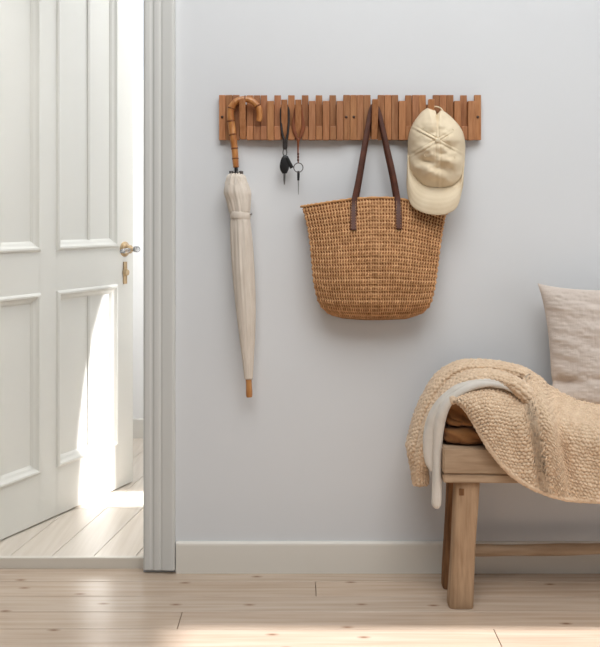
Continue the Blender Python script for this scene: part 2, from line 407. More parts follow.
# ================================================================ WALL RACKS
SW = 262/38.0; ry = .0
def slat_x(i): return 219+SW*i
lows = {7,9,11,13,15,17,26,34,36}
tilts = {3,9,11,22,30}
def z_at(py, y=-.02): return CZ-(py-214)*(y-CY)/F
def make_rack(i0, label):
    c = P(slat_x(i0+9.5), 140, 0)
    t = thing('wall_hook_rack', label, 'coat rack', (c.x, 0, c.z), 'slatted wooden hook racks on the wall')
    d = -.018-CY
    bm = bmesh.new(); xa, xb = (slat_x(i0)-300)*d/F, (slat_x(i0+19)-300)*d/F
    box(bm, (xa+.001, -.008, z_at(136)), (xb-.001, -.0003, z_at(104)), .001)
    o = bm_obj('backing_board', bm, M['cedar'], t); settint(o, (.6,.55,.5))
    for i in range(i0, i0+19):
        x0, x1 = (slat_x(i)-300)*d/F+.0004, (slat_x(i+1)-300)*d/F-.0004
        c = random.uniform(.78, 1.12); tt = (c, c*random.uniform(.94, 1.0), c*random.uniform(.88, 1.0))
        bm = bmesh.new()
        if i in tilts:
            top, bot = z_at(101), z_at(139.5)
            box(bm, (x0+.0008, -.006, bot), (x1-.0008, .006, top), .0015)
            tl = .062 if i in (3, 22, 30) else .05
            for v in bm.verts:
                f = (v.co.z-bot)/(top-bot); v.co.y += -.020-(tl-.020)*f
                # keep its face lined on the slat row
            o = bm_obj('hook', bm, M['cedar'], t); settint(o, tt)
            bm = bmesh.new(); xm = (x0+x1)/2
            cyl(bm, (xm, -.008, z_at(106.5)), (xm, -tl+.008, z_at(106.5)), .0035)
            o = bm_obj('peg', bm, M['cedar'], t, True); settint(o, tt)
        elif i in lows:
            box(bm, (x0, -.034, z_at(140,-.03)), (x1, -.008, z_at(101,-.03)), .0012); o = bm_obj('slat', bm, M['cedar'], t); settint(o, tt)
        else:
            rec = i in (4,5,6,8,10,12,14,16,27,35)
            if rec:
                box(bm, (x0, -.015, z_at(140)), (x1, -.008, z_at(95)), .001)
                box(bm, (x0, -.030, z_at(140)), (x1, -.0145, z_at(126.5)), .0015)
            else:
                box(bm, (x0, -.022, z_at(140)), (x1, -.008, z_at(95)), .0012)
            o = bm_obj('slat', bm, M['cedar'], t); settint(o, tt)
    for sx in ((222.2, 346.2) if i0 == 0 else (353.8, 477.8)):
        bm = bmesh.new(); p = P(sx, 117, -.022); cyl(bm, (p.x, -.0215, p.z), (p.x, -.0238, p.z), .0045, .0038)
        bm_obj('screw', bm, M['screw'], t, True)
    return t
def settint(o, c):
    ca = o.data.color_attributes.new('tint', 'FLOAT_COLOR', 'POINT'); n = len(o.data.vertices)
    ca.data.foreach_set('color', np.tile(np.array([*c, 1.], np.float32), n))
make_rack(0, 'left half of the slatted wooden hook rack, holding the umbrella and the keys')
make_rack(19, 'right half of the slatted wooden hook rack, holding the straw bag and the cap')

# ================================================================ UMBRELLA
um = thing('umbrella', 'closed cream umbrella with a bamboo crook handle hanging from the rack', 'umbrella', P(236, 172, -.045))
cy = -.039
hp_ = [(258.6,121.5),(259.6,115),(258.5,108),(253.5,102),(247,99.3),(240.5,99.6),(234.5,103),(231,109),(230.6,117),(231.8,127),(233,137),(234.4,148),(235.3,158),(236,167.5)]
path = [P(a, b, cy-(.004 if b > 130 else 0)) for a, b in hp_]
rr = [.0092,.0096,.0096,.0094,.0096,.0098,.0104,.0110,.0114,.0112,.0108,.0102,.0098,.0090]
hnd = tube_obj('bamboo_handle', path, rr, M['bamboo'], um, n=18, nu=120)
cp = catmull(np.array(path), 400)
for (nx, ny, r) in ((257.6,106,.0116),(245,99.2,.0116),(231.3,108.5,.0124),(230.9,121,.0128),(232.8,135,.0122),(234.4,148.5,.0112),(235.4,158.5,.0106)):
    q = np.array(P(nx, ny, cy)); i = int(np.argmin(((cp-q)**2)[:, [0, 2]].sum(1))); i = min(max(i, 4), 395)
    G = sweep(cp[i-3:i+4:2], [r*.86, r, r, r*.86], 18, nu=7)
    join_meshes('bamboo_node', [capped(G)], M['bamboo_node'], hnd)
tube_obj('shaft', [P(236,166,-.043), P(236.2,171,-.044), P(236.4,178,-.045)], .0055, M['black'], um, nu=6)
bm = bmesh.new()
for k in range(8):
    a = 2*PI*k/8+.2; c = P(236.2, 173, -.045); dx, dy = math.cos(a), math.sin(a)
    cyl(bm, c+Vector((dx*.006, dy*.006, 0)), c+Vector((dx*.021, dy*.018, .002)), .0022, .0022, 8)
    cyl(bm, c+Vector((dx*.018, dy*.016, -.004)), c+Vector((dx*.019, dy*.017, .006)), .0034, .0026, 8)
bm_obj('rib_tips', bm, M['dark_steel'], um, True)
sec = [(173.5,236,4.5),(176,236,8.5),(181,236,10.2),(187,236.5,12.2),(193,237.2,13.0),(200,238.5,11.8),(208,239.6,10.8),(214,240,9.9),(219,240.5,9.8),(235,241.4,10.6),(255,242.4,11),(285,244,10.6),(315,245.6,9.2),(340,246.8,7.4),(362,247.9,5.4),(379,248.6,4.0)]
A = catmull(np.array(sec, float), 220); th = np.linspace(0, 2*PI, 128, endpoint=False)
G = np.zeros((220, 128, 3))
for i, (py, cx, hw) in enumerate(A):
    f = i/219; ycen = -.046
    d = ycen-CY; c = np.array([(cx-300)*d/F, ycen, CZ-(py-214)*d/F])
    tw = 1.2*f; k_ = 1 if f < .17 else .45; pl = 1+k_*(.17*(1-.5*f))*(np.abs(np.sin(4*(th+tw)))-.62)+.06*np.sin(3*th+9*f)+k_*(.05*np.sin(13*th+5*f+2)+.03*np.sin(21*th-8*f))
    if 212 < py < 220: pl = 1+(pl-1)*.3
    r = hw*d/F*pl
    G[i, :, 0] = c[0]+r*np.cos(th); G[i, :, 1] = c[1]+r*np.sin(th)*.93; G[i, :, 2] = c[2]+.0035*np.sin(8*th)*max(0, 1-f*14)
canopy = join_meshes('folded_canopy', [capped(G)], M['canvas'], um)
sG = []
for py, g in ((211.8,9.9),(212.4,10.35),(218.2,10.25),(218.8,9.9)):
    ycen = -.046; d = ycen-CY; cx = 240.2
    sG.append([((cx-300)*d/F+g*d/F*math.cos(a), ycen+g*d/F*.95*math.sin(a), CZ-(py-214+.6*math.cos(a))*d/F) for a in th])
join_meshes('tie_strap', [grid_mesh('', np.array(sG), True)], M['canvas'], um)
bm = bmesh.new(); p = P(250.0, 214, -.052); cyl(bm, p, p+Vector((.004,-.004,0)), .004); bm_obj('snap', bm, M['steel'], um, True)
tube_obj('wooden_tip', [P(248.6,378,-.046), P(248.7,381,-.046), P(249,388,-.046), P(249.2,394,-.046), P(249.3,397,-.046)], [.011,.0092,.0095,.0100,.0088], M['ferrule'], um, n=20, nu=24)

# ================================================================ KEYS
k1 = thing('car_key', 'black car key hanging by a black strap loop from the rack', 'key', P(285,146,-.036))
yk = -.034
lp = [(285,143),(282,132),(281,118),(281.3,109),(284.8,104.2),(288.2,109),(288.7,118),(288,132),(285.6,143)]
tube_obj('strap_loop', [P(a, b, yk) for a, b in lp], .0036, M['blackstrap'], k1, n=10, ydepth=.0045, sup=3, nu=70)
tube_obj('strap_end', [P(285.2,141,yk), P(285,146,yk), P(285,149.5,yk)], [.007,.0075,.006], M['blackstrap'], k1, n=12, ydepth=.004, sup=4, nu=8)
ring = [P(284.9+1.9*math.sin(a), 152.5-3.6*math.cos(a), yk) for a in np.linspace(0, 2*PI, 18)]
tube_obj('clasp', ring, .0014, M['dark_steel'], k1, n=8, nu=50)
tube_obj('key_body', [P(286.5,155.5,yk), P(285.2,159,yk), P(284.6,164,yk), P(284.4,169,yk), P(284.6,173.5,yk)], [.006,.0115,.0145,.0135,.007], M['black'], k1, n=20, ydepth=[.004,.006,.0065,.006,.004], sup=3, nu=30)
tube_obj('key_tab', [P(286.6,157,yk-.004), P(289,162,yk-.004), P(292,168,yk-.004)], [.005,.0055,.006], M['black'], k1, n=12, ydepth=.003, sup=3, nu=12)
tube_obj('key_blade', [P(284.6,173,yk), P(284.6,179,yk), P(284.4,184.5,yk)], [.0035,.0032,.0020], M['steel'], k1, n=8, ydepth=.0014, sup=4, nu=10)
k2 = thing('house_key', 'thin key and ring hanging by a brown leather loop from the rack', 'key', P(298,143,-.036))
lp = [(297.6,141),(293.8,128),(294.3,116),(295.4,108),(298.4,104.2),(301.4,108),(302.4,116),(303,128),(298.8,141)]
tube_obj('leather_loop', [P(a, b, yk) for a, b in lp], [.003,.0065,.0035,.0025,.0022,.0025,.0035,.0065,.003], M['tanleather'], k2, n=10, ydepth=.0022, sup=3, nu=70)
tube_obj('leather_cord', [P(298.2,138,yk-.002), P(298.1,147,yk), P(298,154,yk), P(298.2,163,yk)], [.0045,.0030,.0022,.0020], M['tanleather'], k2, n=10, nu=20)
for yy in (154,157,160): tube_obj('bead', [P(298.1,yy-1.2,yk), P(298.1,yy,yk), P(298.1,yy+1.2,yk)], [.0025,.0034,.0025], M['leather'], k2, n=10, nu=8)
ring = [P(298.4+4.6*math.sin(a), 167.6-4.6*math.cos(a), yk-.003) for a in np.linspace(0, 2*PI, 22)]
tube_obj('key_ring', ring, .0013, M['dark_steel'], k2, n=8, nu=70)
tube_obj('key_bow', [P(298.4,171,yk), P(298.4,175,yk), P(298.3,180.5,yk)], [.0035,.0042,.0035], M['black'], k2, n=10, nu=10)
tube_obj('key_shank', [P(298.3,180,yk), P(298.4,188,yk), P(298.5,194.5,yk)], [.0018,.0014,.0010], M['steel'], k2, n=8, nu=10)

# ================================================================ STRAW TOTE
bag = thing('straw_tote_bag', 'woven straw tote bag with brown leather straps hanging under the rack', 'bag', P(373, 318, -.05))
nth, nv = 720, 300
th = np.linspace(0, 2*PI, nth, endpoint=False); v = np.linspace(0, 1, nv)
Lc = np.interp(v, *np.array([(0,301.3),(.08,304),(.2,307.2),(.35,309.6),(.5,311),(.7,313),(.8,315.3),(.88,317.5),(.94,321.5),(.98,326),(1,331)]).T)
Rc = np.interp(v, *np.array([(0,446.5),(.08,445),(.2,442.8),(.35,440.6),(.5,438.8),(.7,436.2),(.8,434),(.88,432),(.94,428.5),(.98,424),(1,418)]).T)
ker = np.hanning(15); ker /= ker.sum()
sm = lambda a: np.convolve(np.pad(a, 7, mode='edge'), ker, 'valid')
Lc, Rc = sm(Lc), sm(Rc)
Bd = sm(np.interp(v, [0,.15,.4,.7,.88,.97,1], [.042,.058,.082,.102,.098,.075,.055]))
U = np.cos(th); sU = np.sin(th)                     # sU<0: front
uu = np.sign(U)*np.abs(U)**.8
px = (Lc+Rc)[:, None]/2+(Rc-Lc)[:, None]/2*uu[None]
topc = np.interp(uu, [-1,-.6,-.3,0,.3,.6,1], [206.5,202,199,197.6,198,202.5,213.5])
botc = np.interp(uu, [-1,-.7,-.3,0,.3,.7,1], [314,317.5,319,319.3,319,318,314])
topc = np.convolve(np.concatenate([topc[-12:], topc, topc[:12]]), np.hanning(25)/np.hanning(25).sum(), 'valid')
py = topc[None]*(1-v[:, None])+botc[None]*v[:, None]
bul = np.abs(sU)**.62
yy = np.where(sU < 0, -.018-Bd[:, None]*.5-Bd[:, None]*.5*bul[None], -.018-Bd[:, None]*.5+Bd[:, None]*.5*bul[None])
front = np.clip(-sU, 0, 1)[None]
dent = .010*smooth_noise(px/60, py/60, 1.4, 3)+.006*smooth_noise(px/30, py/45, 1.5, 5)
yy = yy+dent*front*np.sin(PI*np.clip(v, 0, 1))[:, None]
G = PA(px, py, yy)
Nn = normals(G, True)
cen = G.mean(1, keepdims=True); sg = np.sign(((G-cen)*Nn).sum(-1).mean()); Nn *= sg
ROWS = 34
tv = v[:, None]*ROWS; row = np.floor(tv); fv = tv-row
par = row % 2; su = uu[None]*24+.30*(fv-.5)*np.where(par > 0, 1, -1)+64; col = np.floor(su); fu = su-col
fy = np.minimum(fv, 1-fv)*2            # 0 at the seam between two rows, 1 in the middle of a row
gx = np.abs(fu-.5)*2                    # 0 in the middle of a stitch, 1 between stitches
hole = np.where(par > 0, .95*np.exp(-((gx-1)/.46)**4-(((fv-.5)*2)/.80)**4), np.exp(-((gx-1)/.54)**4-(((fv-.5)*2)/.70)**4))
hh = .70+.30*np.sin(PI*fv)*par-.10*np.exp(-(fy/.22)**2)-.85*hole
hh -= .12*np.exp(-((fu-.5+.3*(fv-.5))/.08)**2)
G = G+Nn*(hh*.0075-.0036)[..., None]
R = np.random.RandomState(11); tab = R.rand(64, 256)
tr_ = tab[(row.astype(int)) % 64, (col.astype(int)) % 256]
c = .80+.34*tr_; tintv = np.stack([c, c*(.95+.05*tr_), c*(.90+.10*tr_)], -1)
# dark tint paints the shade of the bag's inside into the stitch holes
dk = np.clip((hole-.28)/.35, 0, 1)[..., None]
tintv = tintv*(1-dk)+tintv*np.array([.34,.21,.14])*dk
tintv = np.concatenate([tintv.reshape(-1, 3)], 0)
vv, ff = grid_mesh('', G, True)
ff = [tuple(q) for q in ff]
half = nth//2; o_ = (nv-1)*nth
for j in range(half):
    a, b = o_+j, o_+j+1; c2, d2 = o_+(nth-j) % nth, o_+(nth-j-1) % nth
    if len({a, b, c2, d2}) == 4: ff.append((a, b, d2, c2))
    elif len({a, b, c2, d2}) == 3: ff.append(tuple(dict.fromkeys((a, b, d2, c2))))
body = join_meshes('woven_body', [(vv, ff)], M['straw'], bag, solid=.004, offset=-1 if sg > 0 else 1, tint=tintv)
# braided rim
rim = G[0].copy(); idx = np.linspace(0, nth-1, 300).astype(int)
rp = np.vstack([rim[idx], rim[idx[:1]]]); 
rg = sweep(rp, .0035+.0008*np.sin(np.arange(len(rp))*1.1), 8, .0035, nu=len(rp))
o = join_meshes('rim', [grid_mesh('', rg, True)], M['straw'], bag); settint(o, (.95,.9,.82))
def front_y(px0, py0):
    dd = (px[:, nth//2:]-px0)**2+(py[:, nth//2:]-py0)**2; i, j = np.unravel_index(np.argmin(dd), dd.shape); return float(yy[:, nth//2:][i, j])
def strap(name, shift, ya):
    L_ = [(353.6,230),(353.4,222),(353.6,212),(354.2,201),(358,180),(363,152),(368,124),(371,110),(374.2,104.0),(377.6,109),(381.5,122),(387.5,148),(393.5,174),(397.6,199),(398.6,212),(398.8,222),(398.8,229)]
    pts = []
    for i, (a, b) in enumerate(L_):
        if ya is None:
            if b >= 199: yv = front_y(a, b)-.0055
            else: f = (199-b)/95.; yv = (front_y(a, 201)-.0055)*(1-f)+(-.037)*f
        else:
            if b >= 199: yv = ya
            else: f = (199-b)/95.; yv = ya*(1-f)+(-.031)*f
        pts.append(P(a+shift, b, yv))
    n = len(pts)
    rad = [.0095]*3+[.0088]+[.0072]*4+[.0045]+[.0072]*4+[.0088]+[.0095]*3
    return tube_obj(name, pts, [r*1.0 for r in rad], M['leather'], bag, n=14, ydepth=.0021, sup=3.2, nu=160)
fs = strap('front_strap', 0, None)
def back():
    L_ = [(356,214),(356.5,201),(360,180),(364.6,152),(369,124),(371.5,111),(374.2,105.2),(377.2,110),(381,124),(386,150),(391.5,176),(395.6,200),(396,214)]
    pts = []
    for a, b in L_:
        f = min(1, max(0, (201-b)/96.)); pts.append(P(a, b, -.0275*(1-f)+(-.031)*f if f > 0 else -.0275))
    rad = [.007]*5+[.006,.0045,.006]+[.007]*5
    tube_obj('back_strap', pts, rad, M['leather'], bag, n=14, ydepth=.0018, sup=3.2, nu=140)
back()
for cx_ in (353.6, 398.7):
    bm = bmesh.new()
    for sx in (-2.1, 2.1):
        for yy_ in np.arange(201, 229, 2.6):
            y0_ = front_y(cx_, yy_)-.0078
            cyl(bm, P(cx_+sx, yy_, y0_), P(cx_+sx, yy_+1.6, y0_), .0007, None, 6)
    bm_obj('stitching', bm, M['thread'], fs)

# ================================================================ CAP
cap = thing('baseball_cap', 'cream cotton baseball cap hanging from the right end of the rack', 'cap', P(437, 190, -.08))
bc = np.array([437.6, 140.3])
outl = np.array([(428,107.6),(421.4,112.6),(413.5,123),(409,134.5),(407.9,147),(408.4,159),(411.5,171),(418.6,180.5),(428,186.5),(442.7,187.6),(453.8,184),(461,177),(464,162),(465,149),(464,137),(460.3,127.8),(452,118),(442.5,110.8),(438.6,112.8),(436.6,115),(434.8,110.6)])
no = 200
OC = catmull(np.vstack([outl, outl[:1]]), no+1)[:-1]
nr = 90; rr = np.linspace(0, 1, nr)
G = np.zeros((no, nr, 3))
ang = np.arctan2(OC[:, 1]-bc[1], OC[:, 0]-bc[0])
low = np.clip((OC[:, 1]-150)/35, 0, 1)
for j, r in enumerate(rr):
    q = bc+(OC-bc)*r
    ed = -.036-.044*low
    prof = (1-r**2.6)**.62
    yv = ed+(-.142-ed)*prof
    # seams run from the button to the band
    seam = np.zeros(no)
    for a in (-1.60, -.55, .50, 1.54, 2.60, 3.64, -2.64):
        dlt = np.abs((ang-a+PI) % (2*PI)-PI)*r*30
        seam += -np.exp(-(dlt/.8)**2)*.0018 + .0016*np.exp(-((dlt-1.6)/.7)**2)
    fold = .0085*smooth_noise(q[:, 0]/10+3, q[:, 1]/7, 1, 21)+.004*smooth_noise(q[:, 0]/4.5, q[:, 1]/3.5, 1, 22)
    # big slanting creases across the lower crown
    cr = (q[:, 1]-140)+.42*(q[:, 0]-437)*(-1)
    fold += .0070*np.sin(cr/3.3)*np.clip((q[:, 1]-148)/14, 0, 1)*(r < 1)
    fade = np.sin(PI*min(1, r*1.0)**.8)**.7 if 0 < r < 1 else 0
    yv = yv+seam*(min(1, r*8))+fold*fade
    G[:, j] = PA(q[:, 0], q[:, 1], yv)
cr_o = join_meshes('crown', [grid_mesh('', G.transpose(1, 0, 2), True)], M['cap'], cap, solid=.002, offset=0)
bm = bmesh.new(); p = P(bc[0], bc[1], -.1455)
bmesh.ops.create_uvsphere(bm, u_segments=16, v_segments=10, radius=.0075, matrix=Matrix.Translation(p) @ Matrix.Diagonal((1,.5,1,1)))
bm_obj('button', bm, M['cap'], cap, True)
for (ex, ey) in ((424,128),(452,130),(424,156),(453,158)):
    q = np.array([ex, ey]); r = .0
    dd = ((G[..., 0]-P(ex, ey, -.11).x)**2+(G[..., 2]-P(ex, ey, -.11).z)**2); i, j = np.unravel_index(np.argmin(dd), dd.shape)
    c_ = Vector(G[i, j]); 
    ring = [c_+Vector((.0030*math.cos(a), -.0012, .0030*math.sin(a))) for a in np.linspace(0, 2*PI, 14)]
    tube_obj('eyelet', ring, .0009, M['cap'], cap, n=6, nu=26)
inn = np.array([(408.0,154,-.060),(411,169,-.068),(418,180,-.076),(428,186.2,-.083),(442.7,187.2,-.085),(453.8,183.6,-.079),(461.2,176,-.069),(464.4,160,-.060)])
out = np.array([(407.6,168,-.060),(407.2,188,-.072),(411,204,-.090),(420.4,211.5,-.104),(434,214.9,-.109),(447,213.6,-.106),(457,206,-.092),(462.6,186,-.070)])
I = catmull(inn, 80); O = catmull(out, 80); vs = np.linspace(-.06, 1, 34)
G = np.zeros((80, 34, 3))
for j, t in enumerate(vs):
    q = I*(1-t)+O*t; b = -.012*math.sin(PI*max(t, 0))
    G[:, j] = PA(q[:, 0], q[:, 1], q[:, 2]+b-.0006*(abs(math.sin(t*PI*6)) if t > .05 else 0))
join_meshes('brim', [grid_mesh('', G)], M['cap'], cap, solid=.0035, offset=0)
tube_obj('back_strap', [P(a, b, y_) for a, b, y_ in ((428,110.5,-.044),(431.5,107.5,-.040),(436,106.6,-.038),(440.5,108.2,-.040),(443.5,112,-.044))], .0022, M['cap'], cap, n=10, ydepth=.0035, sup=3, nu=30)

# ================================================================ BENCH
bench = thing('wooden_bench', 'rustic weathered wooden bench against the wall under blankets and cushion', 'bench', (1.02,-.165,0))
sx0, sx1, sy0, sy1, sz0, sz1 = .404, 1.66, -.27, -.05, z_at(483.5,-.27), z_at(448.5,-.27)
def wob(bm, amp, f, seed):
    for v in bm.verts:
        v.co.x += amp*math.sin(v.co.z*f+seed)*.6; v.co.y += amp*math.sin(v.co.x*f*.6+seed*2); v.co.z += amp*math.sin(v.co.x*f*.5+seed+v.co.y*3)
def slab(name, lo, hi, m, bev, cuts, seed, amp=.0015):
    bm = bmesh.new(); box(bm, lo, hi)
    es = [e for e in bm.edges if abs((e.verts[0].co-e.verts[1].co).normalized().x) > .9]
    bmesh.ops.subdivide_edges(bm, edges=es, cuts=cuts, use_grid_fill=True)
    wob(bm, amp, 9, seed)
    es = [e for e in bm.edges if len(e.link_faces) == 2 and e.calc_face_angle(0) > .8]
    bmesh.ops.bevel(bm, geom=es, offset=bev, segments=3, affect='EDGES')
    return bm_obj(name, bm, m, bench, True)
def autosm(o):
    for p in o.data.polygons: p.use_smooth = False
zmid = z_at(475,-.27)
autosm(slab('seat', (sx0,sy0,zmid+.0012), (sx1,sy1,sz1), M['benchwood'], .004, 14, 1))
autosm(slab('apron', (sx0+.001,sy0+.001,sz0), (sx1-.001,sy1,zmid), M['benchwood'], .003, 14, 1))
def leg(name, top, bot, w, dpt, m, seed, wt=None):
    """square-ish hewn leg, centre top -> centre bottom"""
    bm = bmesh.new(); n = 14; R = []
    for i in range(n+1):
        f = i/n; c = Vector(top).lerp(Vector(bot), f)
        w_ = (w if wt is None else wt)*(1-f)+w*f
        w_ *= 1+.03*math.sin(f*7+seed); dd = dpt*(1+.03*math.sin(f*5+seed*2))
        ring = []
        for k in range(16):
            a = 2*PI*k/16+PI/16; cc, ss = math.cos(a), math.sin(a)
            cc = math.copysign(abs(cc)**.38, cc); ss = math.copysign(abs(ss)**.38, ss)
            ring.append(bm.verts.new((c.x+cc*w_/2, c.y+ss*dd/2, c.z)))
        R.append(ring)
    for A, B in zip(R[:-1], R[1:]):
        for k in range(16): bm.faces.new((A[k], A[(k+1) % 16], B[(k+1) % 16], B[k]))
    bm.faces.new(R[0]); bm.faces.new(R[-1][::-1])
    o = bm_obj(name, bm, m, bench, True); bv = o.modifiers.new('b', 'BEVEL'); bv.width = .003; bv.segments = 2; bv.limit_method = 'ANGLE'; bv.angle_limit = 1
    return o
dl = 2.545
def fx(px, y): return (px-300)*(y-CY)/F
lt = (fx(467.2,-.235), -.226, sz0); lb = (fx(460,-.24), -.236, 0)
leg('leg', lt, lb, .068, .062, M['legwood'], 1)
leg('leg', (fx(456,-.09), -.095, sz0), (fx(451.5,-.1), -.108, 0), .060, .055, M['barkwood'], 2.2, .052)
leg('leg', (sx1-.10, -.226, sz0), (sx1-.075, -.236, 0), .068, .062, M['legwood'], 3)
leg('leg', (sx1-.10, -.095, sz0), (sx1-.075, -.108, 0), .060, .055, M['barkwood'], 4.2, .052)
# dowel end showing in the front leg
bm = bmesh.new(); p = P(461.8, 492, -.2575); box(bm, (p.x-.008,-.2595,p.z-.010), (p.x+.007,-.254,p.z+.010), .002); bm_obj('peg', bm, M['barkwood'], bench)
zs_ = z_at(549, -.10); pts = [Vector((x, -.101+.002*math.sin(x*9), zs_+.003*math.sin(x*6+1))) for x in np.linspace(.455, 1.57, 14)]
tube_obj('stretcher', pts, [.017+.0012*math.sin(i*2.1) for i in range(14)], M['barkwood'] if False else M['benchwood'], bench, n=16, ydepth=.016, nu=80)

# ================================================================ FOLDED BROWN BLANKET
def cushion(name, lo, hi, seed, parent, m, e=.35, wr=.006):
    n1, n2 = 120, 90; lo, hi = np.array(lo), np.array(hi); c = (lo+hi)/2; s = (hi-lo)/2
    a = np.linspace(-PI/2, PI/2, n2)[:, None]; b = np.linspace(0, 2*PI, n1, endpoint=False)[None]
    f = lambda t, k: np.sign(t)*np.abs(t)**k
    X_ = f(np.cos(a), e)*f(np.cos(b), e); Y_ = f(np.cos(a), e)*f(np.sin(b), e); Z_ = f(np.sin(a), .5)*np.ones_like(b)
    G = np.stack([c[0]+s[0]*X_, c[1]+s[1]*Y_, c[2]+s[2]*Z_], -1)
    nn = smooth_noise(G[..., 0]+G[..., 2]*2, G[..., 2]+G[..., 1], 26, seed)*.6+smooth_noise(G[..., 0]*1.0+G[..., 1], G[..., 2]*2.6+G[..., 0]*.8, 16, seed+1)
    nn = nn-.7*np.exp(-(smooth_noise(G[..., 0]*1.5, G[..., 2]*2.2+G[..., 0], 14, seed+2)/.12)**2)
    G = G+np.stack([X_, Y_, Z_*.35], -1)*(nn*wr)[..., None]
    G[..., 2] = np.maximum(G[..., 2], lo[2])
    return join_meshes(name, [capped(G)], m, parent)
br = thing('folded_blanket', 'ochre brown folded blanket lying on the left end of the bench', 'blanket', (.62,-.15,sz1))
cushion('lower_fold', (sx0-.002, -.258, sz1+.002), (.72, -.06, sz1+.052), 31, br, M['brown'])
cushion('upper_fold', (sx0-.001, -.252, sz1+.047), (.70, -.062, sz1+.140), 35, br, M['brown'], wr=.013, e=.28)

# ================================================================ THROW
def arcl(G):
    du = np.linalg.norm(np.diff(G, axis=0), axis=-1).mean(1); dv = np.linalg.norm(np.diff(G, axis=1), axis=-1).mean(0)
    return np.concatenate([[0], np.cumsum(du)]), np.concatenate([[0], np.cumsum(dv)])
def stitch(Sg, Tg, a=.0130, b=.0102):
    """height of a close crochet stitch: rounded lumps in offset rows with small pits between them"""
    s_ = Sg+.0030*smooth_noise(Sg, Tg, 75, 41); t_ = Tg+.0026*smooth_noise(Sg, Tg, 70, 42)
    q = t_/b; r = np.floor(q); f = q-r; p = s_/a+.5*(r % 2); c = np.floor(p); g = p-c
    tab = np.random.RandomState(9).rand(97, 89)
    rnd = tab[r.astype(int) % 97, c.astype(int) % 89]
    h = (.45+.55*np.abs(np.sin(PI*f))**.8)*(.30+.70*np.abs(np.sin(PI*g))**.7)*(.65+.50*rnd)
    pit = np.exp(-((np.abs(g-.5)*2-1)/.42)**2-((np.abs(f-.5)*2-1)/.50)**2)
    return h-.55*pit*(.4+.9*rnd)
def knit(G, closed=False, amp=.0070, outward=None, **k):
    N_ = normals(G, closed)
    if outward is not None: N_ *= np.sign((N_*(G-outward)).sum(-1).mean())
    if closed:
        s, t = arcl(G); Sg, Tg = np.meshgrid(s, t, indexing='ij')
    else:
        Sg = arcl(G)[0][:, None]*np.ones((1, G.shape[1])); Tg = np.zeros(G.shape[:2])
        Tg[:, 1:] = np.cumsum(np.linalg.norm(np.diff(G, axis=1), axis=-1), 1)
    return G+N_*(stitch(Sg, Tg)*amp)[..., None]
parts = []
# front drape: columns from the top edge to the hem
cols = [ # top(px,py), hem(px,py), y at top
 ((449,400.5),(459,400),-.250),((457,393),(471,418),-.245),((470,387),(484,440),-.238),((484,384),(498,459.5),-.232),((498,385),(512,474),-.226),
 ((511,388),(526,484),-.215),((520,386),(538,490),-.200),((528,376),(549,494.5),-.180),((538,377),(560,497.5),-.150),((549,387),(570,499.2),-.135),
 ((565,393.5),(583,500.5),-.130),((585,398.5),(600,501),-.130),((605,401.5),(618,501),-.130),((650,404),(660,500),-.130),((700,407),(706,497),-.130)]
T = [-.12,-.05,0,.06,.15,.28,.42,.56,.7,.84,1.0]
net = []
for ci, (tp, hm, yt) in enumerate(cols):
    row_ = []
    for t in T:
        if t < 0:
            if ci <= 6: row_.append((tp[0]+(-2), tp[1]+(4 if t < -.1 else 0), yt+(.05 if t < -.1 else .02)))
            else: row_.append((tp[0], tp[1]+(26 if t < -.1 else 3), -.066 if t < -.1 else yt+.035))
            continue
        x = tp[0]*(1-t)+hm[0]*t; y = tp[1]*(1-t)+hm[1]*t
        e = min(1, t/.45); e = 1-(1-e)**2; yf = -.302 if ci > 1 else (-.272 if ci == 0 else -.290); yv = yt*(1-e)+yf*e
        bulge = math.sin(PI*t)
        if ci in (7, 8): yv -= (.026 if ci == 7 else .034)*math.sin(PI*min(1, t*.9+.1)); x += 3*bulge*(.6 if ci == 7 else 1)
        if ci == 6: yv -= .008*bulge; x += 3*bulge
        if ci == 9: yv += .002*bulge; x += 1*bulge
        if ci == 10: yv -= .006*bulge
        if ci == 12: yv -= .014*bulge
        if ci == 3: yv -= .006*bulge
        row_.append((x, y, yv))
    net.append(row_)
net = np.array(net)                      # (15,11,3)
nu_, nv_ = 520, 240
tmp = np.stack([catmull(net[:, j], nu_) for j in range(net.shape[1])], 1)
G = np.stack([catmull(tmp[i], nv_) for i in range(nu_)], 0)
# soft folds that fan out from the ridge towards the hem
uu_ = np.linspace(0, 14, nu_)[:, None]; vv_ = np.linspace(0, 1, nv_)[None]
G[..., 2] += -.006*np.sin((uu_-8)*1.9+vv_*2.2)*np.clip(vv_*1.6-.4, 0, 1)*(uu_ > 8)*np.clip((uu_-8), 0, 1)
G[..., 2] += .004*smooth_noise(uu_+0*vv_, vv_*3+0*uu_, 1.3, 50)*np.clip((vv_-.3)*3, 0, 1)
W = PA(G[..., 0], G[..., 1], G[..., 2])
Wp = W.copy(); W = knit(W, outward=np.array([.8, 0, .5]))
vd, fd = grid_mesh('', W)
# give the sheet a back side and a rolled hem
Nd = normals(W); Nd *= np.sign((Nd*(W-np.array([.8,0,.5]))).sum(-1).mean())
Bk = W-Nd*.010
parts.append((vd, fd)); parts.append(grid_mesh('', Bk[:, ::-1]))
def hemroll(line, r=.0072):
    g = sweep(line, r, 12, r, nu=len(line)*1); g = knit(g, True, amp=.0022, outward=line.mean(0)); return capped(g)
Np = normals(Wp); Np *= np.sign((Np*(Wp-np.array([.8,0,.5]))).sum(-1).mean()); mid = Wp-Np*.003
parts.append(hemroll(mid[:, -1][::2])); parts.append(hemroll(mid[0, :][::2], .006)); parts.append(hemroll(mid[-1, :][::2], .006))
